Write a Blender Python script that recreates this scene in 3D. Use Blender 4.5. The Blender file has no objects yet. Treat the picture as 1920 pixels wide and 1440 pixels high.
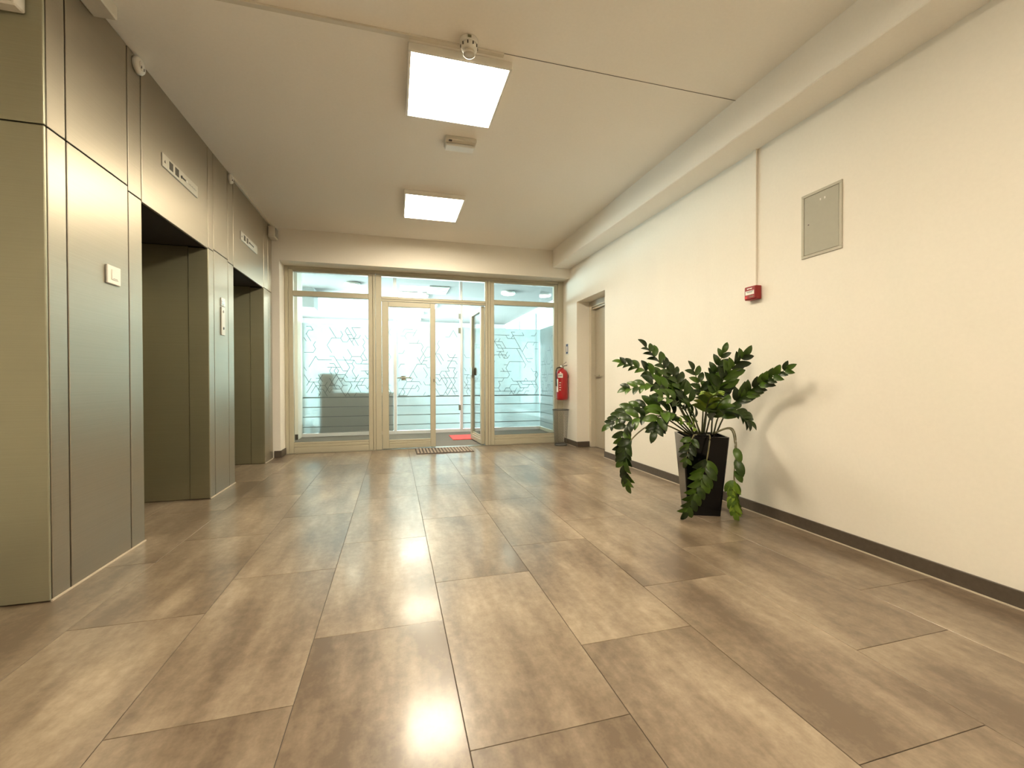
import bpy, bmesh, math, random
from mathutils import Vector, Matrix, noise

# ------------------------------------------------------------------ camera, world, daylight, exposure
SC = bpy.context.scene
COL = SC.collection
F_PX, YAW, PITCH, ROLL, CAM_H = 807.2, 0.266844, -0.008936, -0.002748, 0.95

def cam_axes():
    cy, sy = math.cos(YAW), math.sin(YAW)
    fwd = Vector((sy * math.cos(PITCH), cy * math.cos(PITCH), math.sin(PITCH)))
    r = Vector((cy, -sy, 0)); u = r.cross(fwd)
    c, s = math.cos(ROLL), math.sin(ROLL)
    return c * r + s * u, -s * r + c * u, fwd
CR, CU, CF = cam_axes()
CAM = Vector((0, 0, CAM_H))
cd = bpy.data.cameras.new('camera'); cd.sensor_width = 36; cd.lens = F_PX / 1920 * 36
cd.clip_start = 0.02; cd.clip_end = 100
co = bpy.data.objects.new('camera', cd); COL.objects.link(co)
co.matrix_world = Matrix(((CR.x, CU.x, -CF.x, CAM.x), (CR.y, CU.y, -CF.y, CAM.y), (CR.z, CU.z, -CF.z, CAM.z), (0, 0, 0, 1)))
SC.camera = co

def at(px, py, depth):                     # pixel + distance along the view axis -> world point
    return CAM + (CR * ((px - 960) / F_PX) + CU * ((720 - py) / F_PX) + CF) * depth

W = bpy.data.worlds.new('world'); SC.world = W; W.use_nodes = True
bg = W.node_tree.nodes['Background']; bg.inputs[0].default_value = (0.80, 0.95, 1.0, 1); bg.inputs[1].default_value = 1.0

LAMP = (1.0, 0.87, 0.655); LAMP_E = 25.0
DAY = (0.77, 0.97, 1.0)
def area(name, loc, rot, sx, sy, watt, colr):
    l = bpy.data.lights.new(name, 'AREA'); l.shape = 'RECTANGLE'; l.size = sx; l.size_y = sy
    l.energy = watt; l.color = colr
    o = bpy.data.objects.new(name, l); COL.objects.link(o); o.location = loc; o.rotation_euler = rot
    return o
# daylight entering through the windows of the room beyond the glass partition
area('daylight_side_window', (-2.98, 11.2, 1.6), (0, math.radians(-90), 0), 1.75, 4.0, 2000, DAY)
area('daylight_end_window', (1.1, 14.12, 1.2), (math.radians(-90), 0, 0), 4.0, 2.1, 290, DAY)

vs = SC.view_settings
vs.view_transform = 'Standard'; vs.look = 'None'; vs.gamma = 1.0; vs.use_curve_mapping = False
vs.exposure = 1.37
SC.cycles.max_bounces = 10; SC.cycles.diffuse_bounces = 5; SC.cycles.glossy_bounces = 4
SC.cycles.transparent_max_bounces = 16; SC.cycles.transmission_bounces = 6
SC.cycles.caustics_reflective = False; SC.cycles.caustics_refractive = False
SC.cycles.sample_clamp_indirect = 6.0

# ------------------------------------------------------------------ materials
def new_mat(name):
    m = bpy.data.materials.new(name); m.use_nodes = True
    nt = m.node_tree; p = nt.nodes['Principled BSDF']
    return m, nt, p
def N(nt, t, **kw):
    n = nt.nodes.new(t)
    for k, v in kw.items():
        if k.startswith('i_'): n.inputs[k[2:].replace('_', ' ')].default_value = v
        else: setattr(n, k, v)
    return n
def L(nt, a, b): nt.links.new(a, b)
def ramp(nt, stops):
    r = nt.nodes.new('ShaderNodeValToRGB'); e = r.color_ramp.elements
    while len(e) < len(stops): e.new(0.5)
    for k, (p, c) in enumerate(stops): e[k].position = p; e[k].color = (*c, 1) if len(c) == 3 else c
    return r
def vec_coords(nt, scale, rnd=False):
    tc = N(nt, 'ShaderNodeTexCoord'); mp = N(nt, 'ShaderNodeMapping'); mp.inputs['Scale'].default_value = scale
    src = tc.outputs['Object']
    if rnd:
        oi = N(nt, 'ShaderNodeObjectInfo'); mu = N(nt, 'ShaderNodeVectorMath', operation='MULTIPLY')
        cb = N(nt, 'ShaderNodeCombineXYZ')
        for k, q in enumerate((37.0, 91.0, 53.0)):
            m1 = N(nt, 'ShaderNodeMath', operation='MULTIPLY'); m1.inputs[1].default_value = q
            L(nt, oi.outputs['Random'], m1.inputs[0]); L(nt, m1.outputs[0], cb.inputs[k])
        ad = N(nt, 'ShaderNodeVectorMath', operation='ADD'); L(nt, src, ad.inputs[0]); L(nt, cb.outputs[0], ad.inputs[1])
        src = ad.outputs[0]
    L(nt, src, mp.inputs['Vector'])
    return mp.outputs['Vector']

def plain(name, c, rough=0.5, metal=0.0, grain=0.04, gscale=30, bump=0.0, spec=0.5, coat=0.0):
    m, nt, p = new_mat(name)
    v = vec_coords(nt, (1, 1, 1))
    nz = N(nt, 'ShaderNodeTexNoise', i_Scale=gscale, i_Detail=4.0); L(nt, v, nz.inputs['Vector'])
    lo = tuple(max(0, q * (1 - grain)) for q in c); hi = tuple(min(1, q * (1 + grain)) for q in c)
    r = ramp(nt, [(0.3, lo), (0.7, hi)]); L(nt, nz.outputs['Fac'], r.inputs[0]); L(nt, r.outputs[0], p.inputs['Base Color'])
    p.inputs['Roughness'].default_value = rough; p.inputs['Metallic'].default_value = metal
    p.inputs['Specular IOR Level'].default_value = spec
    p.inputs['Coat Weight'].default_value = coat
    if bump:
        b = N(nt, 'ShaderNodeBump'); b.inputs['Strength'].default_value = bump; b.inputs['Distance'].default_value = 0.002
        L(nt, nz.outputs['Fac'], b.inputs['Height']); L(nt, b.outputs[0], p.inputs['Normal'])
    return m

def emit(name, c, s):
    m, nt, p = new_mat(name)
    p.inputs['Base Color'].default_value = (0.9, 0.9, 0.9, 1)
    p.inputs['Emission Color'].default_value = (*c, 1); p.inputs['Emission Strength'].default_value = s
    return m

def glass(name, tint=(0.98, 1.0, 0.995)):
    m, nt, p = new_mat(name); nt.nodes.remove(p)
    out = nt.nodes['Material Output']
    tr = N(nt, 'ShaderNodeBsdfTransparent'); tr.inputs[0].default_value = (*tint, 1)
    gl = N(nt, 'ShaderNodeBsdfGlossy'); gl.inputs['Roughness'].default_value = 0.01
    fr = N(nt, 'ShaderNodeFresnel'); fr.inputs[0].default_value = 1.45
    hf = N(nt, 'ShaderNodeMath', operation='MULTIPLY'); hf.inputs[1].default_value = 0.55; L(nt, fr.outputs[0], hf.inputs[0])
    mx = N(nt, 'ShaderNodeMixShader'); L(nt, hf.outputs[0], mx.inputs[0]); L(nt, tr.outputs[0], mx.inputs[1]); L(nt, gl.outputs[0], mx.inputs[2])
    L(nt, mx.outputs[0], out.inputs[0])
    return m

def film_mat():
    m, nt, p = new_mat('frosted_film'); nt.nodes.remove(p); out = nt.nodes['Material Output']
    tl = N(nt, 'ShaderNodeBsdfTranslucent'); tl.inputs[0].default_value = (0.33, 0.375, 0.375, 1)
    df = N(nt, 'ShaderNodeBsdfDiffuse'); df.inputs[0].default_value = (0.86, 0.92, 0.92, 1)
    tr = N(nt, 'ShaderNodeBsdfTransparent'); tr.inputs[0].default_value = (0.95, 1, 1, 1)
    a = N(nt, 'ShaderNodeMixShader'); a.inputs[0].default_value = 0.30; L(nt, tl.outputs[0], a.inputs[1]); L(nt, df.outputs[0], a.inputs[2])
    b = N(nt, 'ShaderNodeMixShader'); b.inputs[0].default_value = 0.24; L(nt, a.outputs[0], b.inputs[1]); L(nt, tr.outputs[0], b.inputs[2])
    L(nt, b.outputs[0], out.inputs[0])
    return m

def plank_mat():
    m, nt, p = new_mat('vinyl_plank')
    oi = N(nt, 'ShaderNodeObjectInfo')
    big = N(nt, 'ShaderNodeTexNoise', i_Scale=1.0, i_Detail=5.0, i_Roughness=0.55); L(nt, vec_coords(nt, (3.6, 1.3, 1), True), big.inputs['Vector'])
    strk = N(nt, 'ShaderNodeTexNoise', i_Scale=1.0, i_Detail=6.0, i_Roughness=0.6); L(nt, vec_coords(nt, (9.5, 1.6, 1), True), strk.inputs['Vector'])
    fine = N(nt, 'ShaderNodeTexNoise', i_Scale=30.0, i_Detail=6.0, i_Roughness=0.62); L(nt, vec_coords(nt, (1, 0.8, 1), True), fine.inputs['Vector'])
    spk = N(nt, 'ShaderNodeTexNoise', i_Scale=120.0, i_Detail=3.0); L(nt, vec_coords(nt, (1, 1, 1), True), spk.inputs['Vector'])
    def mul(a, k):
        n = N(nt, 'ShaderNodeMath', operation='MULTIPLY'); L(nt, a, n.inputs[0]); n.inputs[1].default_value = k; return n.outputs[0]
    def add(a, b):
        n = N(nt, 'ShaderNodeMath', operation='ADD'); L(nt, a, n.inputs[0])
        if isinstance(b, float): n.inputs[1].default_value = b
        else: L(nt, b, n.inputs[1])
        return n.outputs[0]
    s = add(add(mul(big.outputs['Fac'], 1.9), mul(strk.outputs['Fac'], 1.25)), add(mul(fine.outputs['Fac'], 0.80), mul(spk.outputs['Fac'], 0.22)))
    s = add(s, mul(oi.outputs['Random'], 0.17))
    s = add(s, -1.735)
    r = ramp(nt, [(0.08, (0.125, 0.089, 0.060)), (0.40, (0.195, 0.146, 0.101)), (0.66, (0.262, 0.202, 0.143)), (1.0, (0.365, 0.292, 0.212))])
    L(nt, s, r.inputs[0]); L(nt, r.outputs[0], p.inputs['Base Color'])
    rr = ramp(nt, [(0.3, (0.30,) * 3), (0.75, (0.36,) * 3)]); L(nt, big.outputs['Fac'], rr.inputs[0]); L(nt, rr.outputs[0], p.inputs['Roughness'])
    p.inputs['Specular IOR Level'].default_value = 0.42
    p.inputs['Coat Weight'].default_value = 0.32; p.inputs['Coat Roughness'].default_value = 0.14
    b = N(nt, 'ShaderNodeBump'); b.inputs['Strength'].default_value = 0.025; b.inputs['Distance'].default_value = 0.002
    wv = N(nt, 'ShaderNodeTexNoise', i_Scale=9.0, i_Detail=4.0); L(nt, vec_coords(nt, (0.7, 3.0, 1), True), wv.inputs['Vector'])
    L(nt, wv.outputs['Fac'], b.inputs['Height']); L(nt, b.outputs[0], p.inputs['Normal'])
    return m

def steel_mat(name, c, rough=0.30, metal=0.9):
    m, nt, p = new_mat(name)
    v = vec_coords(nt, (0.6, 0.6, 300), True)
    nz = N(nt, 'ShaderNodeTexNoise', i_Scale=1.0, i_Detail=2.0); L(nt, v, nz.inputs['Vector'])
    r = ramp(nt, [(0.3, tuple(q * 0.97 for q in c)), (0.7, tuple(min(1, q * 1.03) for q in c))]); L(nt, nz.outputs['Fac'], r.inputs[0]); L(nt, r.outputs[0], p.inputs['Base Color'])
    p.inputs['Metallic'].default_value = metal
    p.inputs['Roughness'].default_value = rough
    p.inputs['Anisotropic'].default_value = 0.55; p.inputs['Anisotropic Rotation'].default_value = 0.0
    tg = N(nt, 'ShaderNodeCombineXYZ'); tg.inputs[0].default_value = 1.0; tg.inputs[1].default_value = 1.0
    L(nt, tg.outputs[0], p.inputs['Tangent'])
    return m

def leaf_mat(name, dark, light):
    m, nt, p = new_mat(name)
    oi = N(nt, 'ShaderNodeObjectInfo')
    nz = N(nt, 'ShaderNodeTexNoise', i_Scale=14.0, i_Detail=3.0); L(nt, vec_coords(nt, (1, 1, 1), True), nz.inputs['Vector'])
    a = N(nt, 'ShaderNodeMath', operation='MULTIPLY'); a.inputs[1].default_value = 0.35; L(nt, nz.outputs['Fac'], a.inputs[0])
    q = N(nt, 'ShaderNodeMath', operation='POWER'); q.inputs[1].default_value = 2.2; L(nt, oi.outputs['Random'], q.inputs[0])
    s = N(nt, 'ShaderNodeMath', operation='ADD'); L(nt, a.outputs[0], s.inputs[0]); L(nt, q.outputs[0], s.inputs[1])
    r = ramp(nt, [(0.1, dark), (1.2 / 1.35, light)]); L(nt, s.outputs[0], r.inputs[0]); L(nt, r.outputs[0], p.inputs['Base Color'])
    p.inputs['Roughness'].default_value = 0.36; p.inputs['Specular IOR Level'].default_value = 0.4
    return m

M = {
    'wall': plain('wall_paint', (0.83, 0.79, 0.71), 0.85, grain=0.012, gscale=60, bump=0.05, spec=0.25),
    'ceil': plain('ceiling_paint', (0.93, 0.90, 0.84), 0.9, grain=0.012, gscale=60, bump=0.04, spec=0.2),
    'plank': plank_mat(),
    'joint': plain('floor_joint', (0.07, 0.055, 0.042), 0.8),
    'base': plain('baseboard_brown', (0.085, 0.066, 0.050), 0.45, grain=0.12, gscale=40),
    'caulk': plain('pale_caulk', (0.55, 0.48, 0.38), 0.6),
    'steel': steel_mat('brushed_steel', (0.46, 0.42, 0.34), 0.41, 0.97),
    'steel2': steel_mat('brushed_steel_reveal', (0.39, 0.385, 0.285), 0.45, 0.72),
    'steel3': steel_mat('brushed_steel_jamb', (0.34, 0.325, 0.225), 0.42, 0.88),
    'core': plain('dark_backing', (0.02, 0.016, 0.012), 0.9),
    'frame': plain('cream_aluminium', (0.46, 0.43, 0.325), 0.38, grain=0.015),
    'frame2': plain('pale_aluminium', (0.70, 0.69, 0.70), 0.35, grain=0.015),
    'seal': plain('rubber_seal', (0.10, 0.09, 0.065), 0.7),
    'glass': glass('clear_glass'),
    'film': film_mat(),
    'print': plain('film_cut_line', (0.13, 0.16, 0.16), 0.6),
    'lamp': emit('lamp_diffuser', LAMP, LAMP_E),
    'lampcool': emit('office_lamp_diffuser', (1.0, 0.93, 0.80), 14.0),
    'round': emit('downlight_diffuser', (1.0, 0.90, 0.68), 11.0),
    'white': plain('white_plastic', (0.80, 0.78, 0.72), 0.4, grain=0.01),
    'offwhite': plain('aged_white_plastic', (0.66, 0.62, 0.53), 0.45, grain=0.02),
    'grey': plain('grey_plastic', (0.32, 0.31, 0.27), 0.45),
    'dark': plain('dark_marking', (0.035, 0.03, 0.025), 0.4),
    'screen': plain('display_window', (0.10, 0.095, 0.08), 0.25),
    'plate': plain('indicator_plate', (0.55, 0.52, 0.44), 0.35, grain=0.015),
    'hatch': plain('hatch_paint', (0.36, 0.345, 0.275), 0.5, grain=0.02),
    'hatch2': plain('hatch_frame_paint', (0.44, 0.415, 0.335), 0.5, grain=0.02),
    'red': plain('red_lacquer', (0.34, 0.006, 0.010), 0.3, grain=0.03, coat=0.4),
    'darkred': plain('red_plastic', (0.28, 0.006, 0.006), 0.35, grain=0.03),
    'pinkmat': plain('red_mat', (0.75, 0.10, 0.10), 0.9, grain=0.1, gscale=80),
    'black': plain('black_gloss', (0.003, 0.003, 0.0035), 0.14, grain=0.1, spec=0.3),
    'soil': plain('potting_soil', (0.03, 0.02, 0.013), 0.95, grain=0.4, gscale=60, bump=0.8),
    'stem': plain('stem_green', (0.06, 0.065, 0.022), 0.5, grain=0.3, gscale=40),
    'stempale': plain('stem_pale', (0.20, 0.18, 0.09), 0.5, grain=0.3, gscale=40),
    'leaf': leaf_mat('leaf_green', (0.004, 0.011, 0.002), (0.055, 0.11, 0.010)),
    'leaflime': leaf_mat('leaf_lime', (0.05, 0.11, 0.010), (0.25, 0.38, 0.045)),
    'wire': plain('wire_grey', (0.09, 0.09, 0.085), 0.45, metal=0.3),
    'blue': plain('sign_blue', (0.06, 0.10, 0.22), 0.4),
    'doorleaf': plain('door_beige', (0.42, 0.37, 0.285), 0.45, grain=0.02),
    'doorframe': plain('door_frame_beige', (0.56, 0.51, 0.41), 0.45, grain=0.02),
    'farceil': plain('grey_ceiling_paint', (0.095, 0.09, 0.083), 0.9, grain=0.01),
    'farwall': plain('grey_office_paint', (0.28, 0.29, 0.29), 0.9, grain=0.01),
    'carpet': plain('grey_carpet', (0.16, 0.145, 0.125), 0.95, grain=0.2, gscale=200),
    'counter': plain('grey_laminate', (0.15, 0.155, 0.13), 0.5),
    'tan': plain('tan_cardboard', (0.36, 0.27, 0.18), 0.8),
    'vent': plain('grey_vent', (0.30, 0.31, 0.25), 0.6),
    'matrib': plain('mat_rib', (0.30, 0.24, 0.19), 0.85, grain=0.2, gscale=120),
    'matbase': plain('mat_base', (0.09, 0.07, 0.06), 0.9),
    'chrome': plain('satin_metal', (0.42, 0.40, 0.34), 0.3, metal=1.0),
    'greyglass': plain('grey_glazing', (0.30, 0.36, 0.37), 0.15),
}

# ------------------------------------------------------------------ object helpers
WLOC = {}
def link(o, parent):
    COL.objects.link(o)
    if parent is not None: o.parent = parent
def thing(name, label, cat, loc, group=None):
    o = bpy.data.objects.new(name, None); o.empty_display_size = 0.05; COL.objects.link(o)
    o.location = loc; WLOC[o.name] = Vector(loc)
    o['label'] = label; o['category'] = cat
    if group: o['group'] = group
    return o
def struct_root(name, loc, label=None, cat=None):
    o = bpy.data.objects.new(name, None); COL.objects.link(o); o.location = loc; WLOC[o.name] = Vector(loc)
    return structure(o, label, cat)
def structure(o, label=None, cat=None):
    o['kind'] = 'structure'
    if label: o['label'] = label
    if cat: o['category'] = cat
    return o
def tag(o, label, cat, group=None):
    o['label'] = label; o['category'] = cat
    if group: o['group'] = group
    return o
def finish(bm, name, mat, parent=None, smooth=False, origin=None):
    bm.normal_update()
    vs_ = [v.co for v in bm.verts]
    if origin is None:
        lo = [min(v[k] for v in vs_) for k in range(3)]; hi = [max(v[k] for v in vs_) for k in range(3)]
        origin = Vector(((lo[0] + hi[0]) / 2, (lo[1] + hi[1]) / 2, lo[2]))
    origin = Vector(origin)
    bmesh.ops.translate(bm, verts=bm.verts, vec=-origin)
    me = bpy.data.meshes.new(name); bm.to_mesh(me); bm.free()
    mats = mat if isinstance(mat, (list, tuple)) else [mat]
    for q in mats: me.materials.append(M[q])
    if smooth:
        for f in me.polygons: f.use_smooth = True
    o = bpy.data.objects.new(name, me); link(o, parent)
    base = WLOC[parent.name] if parent is not None else Vector((0, 0, 0))
    o.location = origin - base; WLOC[o.name] = origin
    return o
def bx(bm, x0, x1, y0, y1, z0, z1, bev=0.0, xf=None, seg=1):
    r = bmesh.ops.create_cube(bm, size=1.0)['verts']
    for v in r:
        v.co = Vector((x0 + (v.co.x + 0.5) * (x1 - x0), y0 + (v.co.y + 0.5) * (y1 - y0), z0 + (v.co.z + 0.5) * (z1 - z0)))
    if bev:
        es = list({e for v in r for e in v.link_edges})
        r2 = bmesh.ops.bevel(bm, geom=es, offset=bev, segments=seg, affect='EDGES', profile=0.5)
        r = list({v for f in r2['faces'] for v in f.verts} | {v for v in r if v.is_valid})
    if xf is not None:
        for v in r: v.co = xf @ v.co
    return r
def box(name, x0, x1, y0, y1, z0, z1, mat, parent=None, bev=0.0, xf=None, seg=1):
    bm = bmesh.new(); bx(bm, x0, x1, y0, y1, z0, z1, bev, xf, seg)
    return finish(bm, name, mat, parent)
def boxes(name, lst, mat, parent=None, bev=0.0):
    bm = bmesh.new()
    for b in lst: bx(bm, *b, bev)
    return finish(bm, name, mat, parent)
def lathe(bm, prof, c, axis='Z', seg=24, cap=True):
    rings = []
    for r, h in prof:
        ring = []
        for k in range(seg):
            a = 2 * math.pi * k / seg
            u, v = r * math.cos(a), r * math.sin(a)
            p = {'Z': (u, v, h), 'X': (h, u, v), 'Y': (u, h, v)}[axis]
            ring.append(bm.verts.new(Vector(p) + Vector(c)))
        rings.append(ring)
    for a, b in zip(rings, rings[1:]):
        for k in range(seg): bm.faces.new((a[k], a[(k + 1) % seg], b[(k + 1) % seg], b[k]))
    if cap:
        bm.faces.new(rings[0][::-1]); bm.faces.new(rings[-1])
    bmesh.ops.recalc_face_normals(bm, faces=bm.faces)
def tube(bm, pts, rads, seg=7):
    rings = []
    n = len(pts)
    for i, p in enumerate(pts):
        t = (pts[min(i + 1, n - 1)] - pts[max(i - 1, 0)]).normalized()
        ref = Vector((0, 0, 1)) if abs(t.z) < 0.9 else Vector((1, 0, 0))
        a = t.cross(ref).normalized(); b = t.cross(a)
        r = rads[i] if isinstance(rads, (list, tuple)) else rads
        rings.append([bm.verts.new(p + (a * math.cos(2 * math.pi * k / seg) + b * math.sin(2 * math.pi * k / seg)) * r) for k in range(seg)])
    for a, b in zip(rings, rings[1:]):
        for k in range(seg): bm.faces.new((a[k], a[(k + 1) % seg], b[(k + 1) % seg], b[k]))
    bm.faces.new(rings[0][::-1]); bm.faces.new(rings[-1])
    bmesh.ops.recalc_face_normals(bm, faces=bm.faces)
def spline(pts, n=8):
    out = []
    P = [pts[0] * 2 - pts[1]] + list(pts) + [pts[-1] * 2 - pts[-2]]
    for i in range(1, len(P) - 2):
        for k in range(n):
            t = k / n
            out.append(0.5 * ((2 * P[i]) + (-P[i - 1] + P[i + 1]) * t + (2 * P[i - 1] - 5 * P[i] + 4 * P[i + 1] - P[i + 2]) * t * t + (-P[i - 1] + 3 * P[i] - 3 * P[i + 1] + P[i + 2]) * t ** 3))
    out.append(pts[-1]); return out

# ------------------------------------------------------------------ main dimensions (metres)
XL, XR = -1.435, 2.49            # cladding face, right wall face
YB = -4.0                        # wall behind the camera
YH, YP = 5.89, 6.128             # header face, partition face
ZC = 2.835                       # ceiling
XS, ZS = 2.2325, 2.58            # boxed soffit edge and underside
Y2 = 7.9                         # inner glass wall
YF = 14.0                        # end of the office beyond

# ------------------------------------------------------------------ setting: floor
fl = structure(boxes('floor', [(-2.4, 2.80, YB, 6.20, -0.05, -0.003)], 'joint'), 'grey brown vinyl plank floor of the lift lobby', 'floor')
LEN, GAP = 0.953, 0.0011
SEAMS = [-2.13, -1.67, -1.21, -0.75, -0.29, 0.182, 0.642, 1.10, 1.56, 2.02, 2.48]
OFFS = [1.30, 2.66, 2.02, 1.377, 1.712, 1.085, 1.415, 0.79, 1.13, 1.45]
cache = {}
def plank(x0, x1, y0, y1):
    w, l = round(x1 - x0, 4), round(y1 - y0, 4)
    if w < 0.02 or l < 0.02: return
    key = (w, l)
    if key not in cache:
        bm = bmesh.new(); bx(bm, -w / 2 + GAP, w / 2 - GAP, -l / 2 + GAP, l / 2 - GAP, -0.003, 0.0, 0.0008)
        me = bpy.data.meshes.new('plank'); bm.to_mesh(me); bm.free(); me.materials.append(M['plank']); cache[key] = me
    o = bpy.data.objects.new('plank', cache[key]); link(o, fl)
    c = Vector(((x0 + x1) / 2, (y0 + y1) / 2, 0.0)); o.location = c - WLOC[fl.name]; WLOC[o.name] = c
for i in range(10):
    x0, x1 = SEAMS[i], SEAMS[i + 1]
    k0 = math.floor((-2.6 - OFFS[i]) / LEN); y = OFFS[i] + k0 * LEN
    while y < 6.10:
        yy1 = min(y + LEN, 6.10)
        # planks in front of the cladding stop at the plinth line
        if x1 <= -1.66 and y >= 2.31: pass
        elif x0 < XL < x1 and yy1 > 2.31 + 0.02:
            plank(x0, x1, y, yy1)
        else: plank(x0, x1, y, yy1)
        y += LEN
plank(2.48, 2.78, 4.79, 5.63)
for a, b in ((2.30, 2.93), (3.0, 4.0), (4.5, 5.52)):
    plank(-2.13, -1.67, a, b)
structure(box('floor', -3.0, 3.75, 6.20, YF, -0.05, -0.004, 'carpet'), 'grey carpet floor behind the glass partition', 'floor')
tag(structure(box('trim_1', -1.36, 2.49, 6.095, 6.20, -0.02, 0.006, 'chrome')), 'metal threshold strip under the glass doors', 'threshold')

# ------------------------------------------------------------------ setting: ceiling, soffit, header
structure(boxes('ceiling', [(-2.4, 2.80, YB, YH + 0.02, ZC, ZC + 0.12)], 'ceil'), 'cream painted ceiling of the lift lobby', 'ceiling')
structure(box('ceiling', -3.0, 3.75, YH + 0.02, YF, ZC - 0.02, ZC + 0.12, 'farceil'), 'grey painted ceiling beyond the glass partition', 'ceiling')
structure(box('trim_2', XS, 2.80, YB, YH, ZS, ZC + 0.02, 'ceil', bev=0.006), 'boxed soffit running along the top of the right wall', 'soffit')
structure(boxes('wall_far', [(-1.75, 2.80, YH, YP + 0.10, 2.44, ZC), (-1.75, -1.362, YH, YP + 0.10, 0, 2.44)], 'wall'), 'cream header wall above the glass partition', 'wall')
structure(box('wall_back', -2.45, 2.85, YB - 0.12, YB, 0, ZC, 'wall'), 'cream back wall of the lobby, unseen behind the viewer', 'wall')

# right wall with the door niche
wr = structure(boxes('wall_right', [(XR, 2.84, YB, 4.79, 0, ZC), (XR, 2.84, 5.63, 6.24, 0, ZC), (XR, 2.84, 4.79, 5.63, 2.052, ZC), (2.84, 2.90, 4.6, 5.8, 0, 2.2)], 'wall'),
               'long cream wall on the right with a recessed door', 'wall')
bb = structure(boxes('baseboard_right', [(XR - 0.012, XR, YB, 4.79, 0.004, 0.076), (XR - 0.012, XR, 5.63, 6.08, 0.004, 0.076), (XR, 2.68, 5.618, 5.63, 0.004, 0.076)], 'base', bev=0.002), 'dark brown baseboard along the right wall', 'baseboard')
structure(boxes('trim_3', [(XR - 0.017, XR - 0.012, YB, 4.79, 0, 0.006), (XR - 0.017, XR - 0.012, 5.63, 6.08, 0, 0.006)], 'caulk'), 'pale sealant line at the foot of the right baseboard', 'trim')
structure(boxes('baseboard_left', [(XL + 0.004, -1.362, YH - 0.012, YH, 0.0, 0.085), (-1.362, -1.35, YH - 0.012, YP, 0.0, 0.085)], 'base', bev=0.002), 'dark baseboard on the white stub wall beside the lifts', 'baseboard')
structure(boxes('trim_4', [(XL, XL + 0.006, 2.31, 3.04, 0, 0.007), (XL, XL + 0.006, 3.985, 4.545, 0, 0.007), (XL, XL + 0.006, 5.505, 5.83, 0, 0.007)], 'caulk'), 'pale sealant line at the foot of the steel cladding', 'trim')

# door in the niche of the right wall
d1 = struct_root('door_1', (2.72, 5.21, 0), 'beige door deep in the niche of the right wall', 'door')
for y0, y1 in ((4.79, 4.85), (5.57, 5.63)):
    box('door_jamb', 2.68, 2.80, y0, y1, 0.0, 2.05, 'doorframe', d1, 0.004)
box('door_head', 2.68, 2.80, 4.85, 5.57, 1.97, 2.05, 'doorframe', d1, 0.004)
box('door_stop', 2.705, 2.725, 4.85, 5.57, 1.945, 1.972, 'doorframe', d1, 0.003)
lf = box('door_leaf', 2.745, 2.785, 4.853, 5.567, 0.006, 1.967, 'doorleaf', d1, 0.003)
bm = bmesh.new(); bx(bm, 2.70, 2.745, 5.475, 5.495, 1.0, 1.02, 0.003); bx(bm, 2.70, 2.715, 5.37, 5.495, 1.0, 1.02, 0.003)
finish(bm, 'handle', 'chrome', lf)

# ------------------------------------------------------------------ setting: left wall, steel cladding, lifts
wl = structure(boxes('wall_left', [
    (-2.40, -1.452, 2.335, 3.02, 0, ZC), (-2.40, -1.452, 4.0, 4.53, 0, ZC), (-2.40, -1.452, 5.52, 5.86, 0, ZC),
    (-2.40, -1.452, 3.02, 4.0, 2.045, ZC), (-2.40, -1.452, 4.53, 5.52, 2.045, ZC),
    (-2.40, -2.10, 3.02, 4.0, 0, 2.045), (-2.40, -2.10, 4.53, 5.52, 0, 2.045),
    ], 'core'), 'lift wall on the left clad in brushed steel panels', 'wall')
structure(box('wall_niche', -2.45, -2.36, YB, 2.31, 0, ZC, 'wall'), 'cream side wall left of the viewer beyond the steel return', 'wall')
def clad(y0, y1, z0, z1, out=0.0):
    box('cladding_panel', -1.452, XL + out, y0 + 0.0052, y1 - 0.0052, z0, z1, 'steel', wl, 0.0018, seg=1)
ZT, ZB = ZC - 0.003, 0.004
for y0, y1, zs in ((2.318, 2.433, 2.045), (2.433, 2.905, 2.045), (2.905, 3.04, 2.018), (3.98, 4.09, 2.018), (4.09, 4.405, 2.035), (4.405, 4.545, 2.018), (5.505, 5.68, 2.018), (5.68, 5.845, 2.018)):
    clad(y0, y1, ZB, zs - 0.0035); clad(y0, y1, zs + 0.0035, ZT)
clad(3.04, 3.98, 2.012, ZT); clad(4.545, 5.505, 2.012, ZT)
# return face at the near end (looking towards the camera)
for x0, x1 in ((-1.655, XL), (-2.02, -1.66), (-2.355, -2.025)):
    for z0, z1 in ((ZB, 2.043), (2.048, ZT)):
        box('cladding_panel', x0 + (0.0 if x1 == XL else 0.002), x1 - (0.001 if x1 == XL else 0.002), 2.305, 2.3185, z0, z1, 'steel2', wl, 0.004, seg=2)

def lift(y0, y1, label, near):
    t = struct_root('door_4' if near else 'door_5', (-1.75, (y0 + y1) / 2, 0), label, 'lift')
    # reveals: outer lining then a slightly recessed inner lining
    for yy, s in ((y1, 1), (y0, -1)):
        a, b = (yy, yy + 0.018) if s > 0 else (yy - 0.018, yy)
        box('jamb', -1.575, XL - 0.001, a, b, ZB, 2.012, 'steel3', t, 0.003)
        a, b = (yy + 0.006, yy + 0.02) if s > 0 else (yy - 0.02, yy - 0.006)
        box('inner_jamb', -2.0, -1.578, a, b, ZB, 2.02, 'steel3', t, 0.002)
    box('head_lining', -2.0, -1.452, y0 + 0.001, y1 - 0.001, 2.022, 2.042, 'core', t)
    ym = (y0 + y1) / 2
    for a, b in ((y0, ym), (ym, y1)):
        box('lift_door_panel', -2.045, -2.02, a + 0.002, b - 0.002, 0.006, 2.03, 'steel', t, 0.003)
    box('sill', -2.05, -1.99, y0, y1, -0.002, 0.006, 'chrome', t)
    return t
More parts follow.
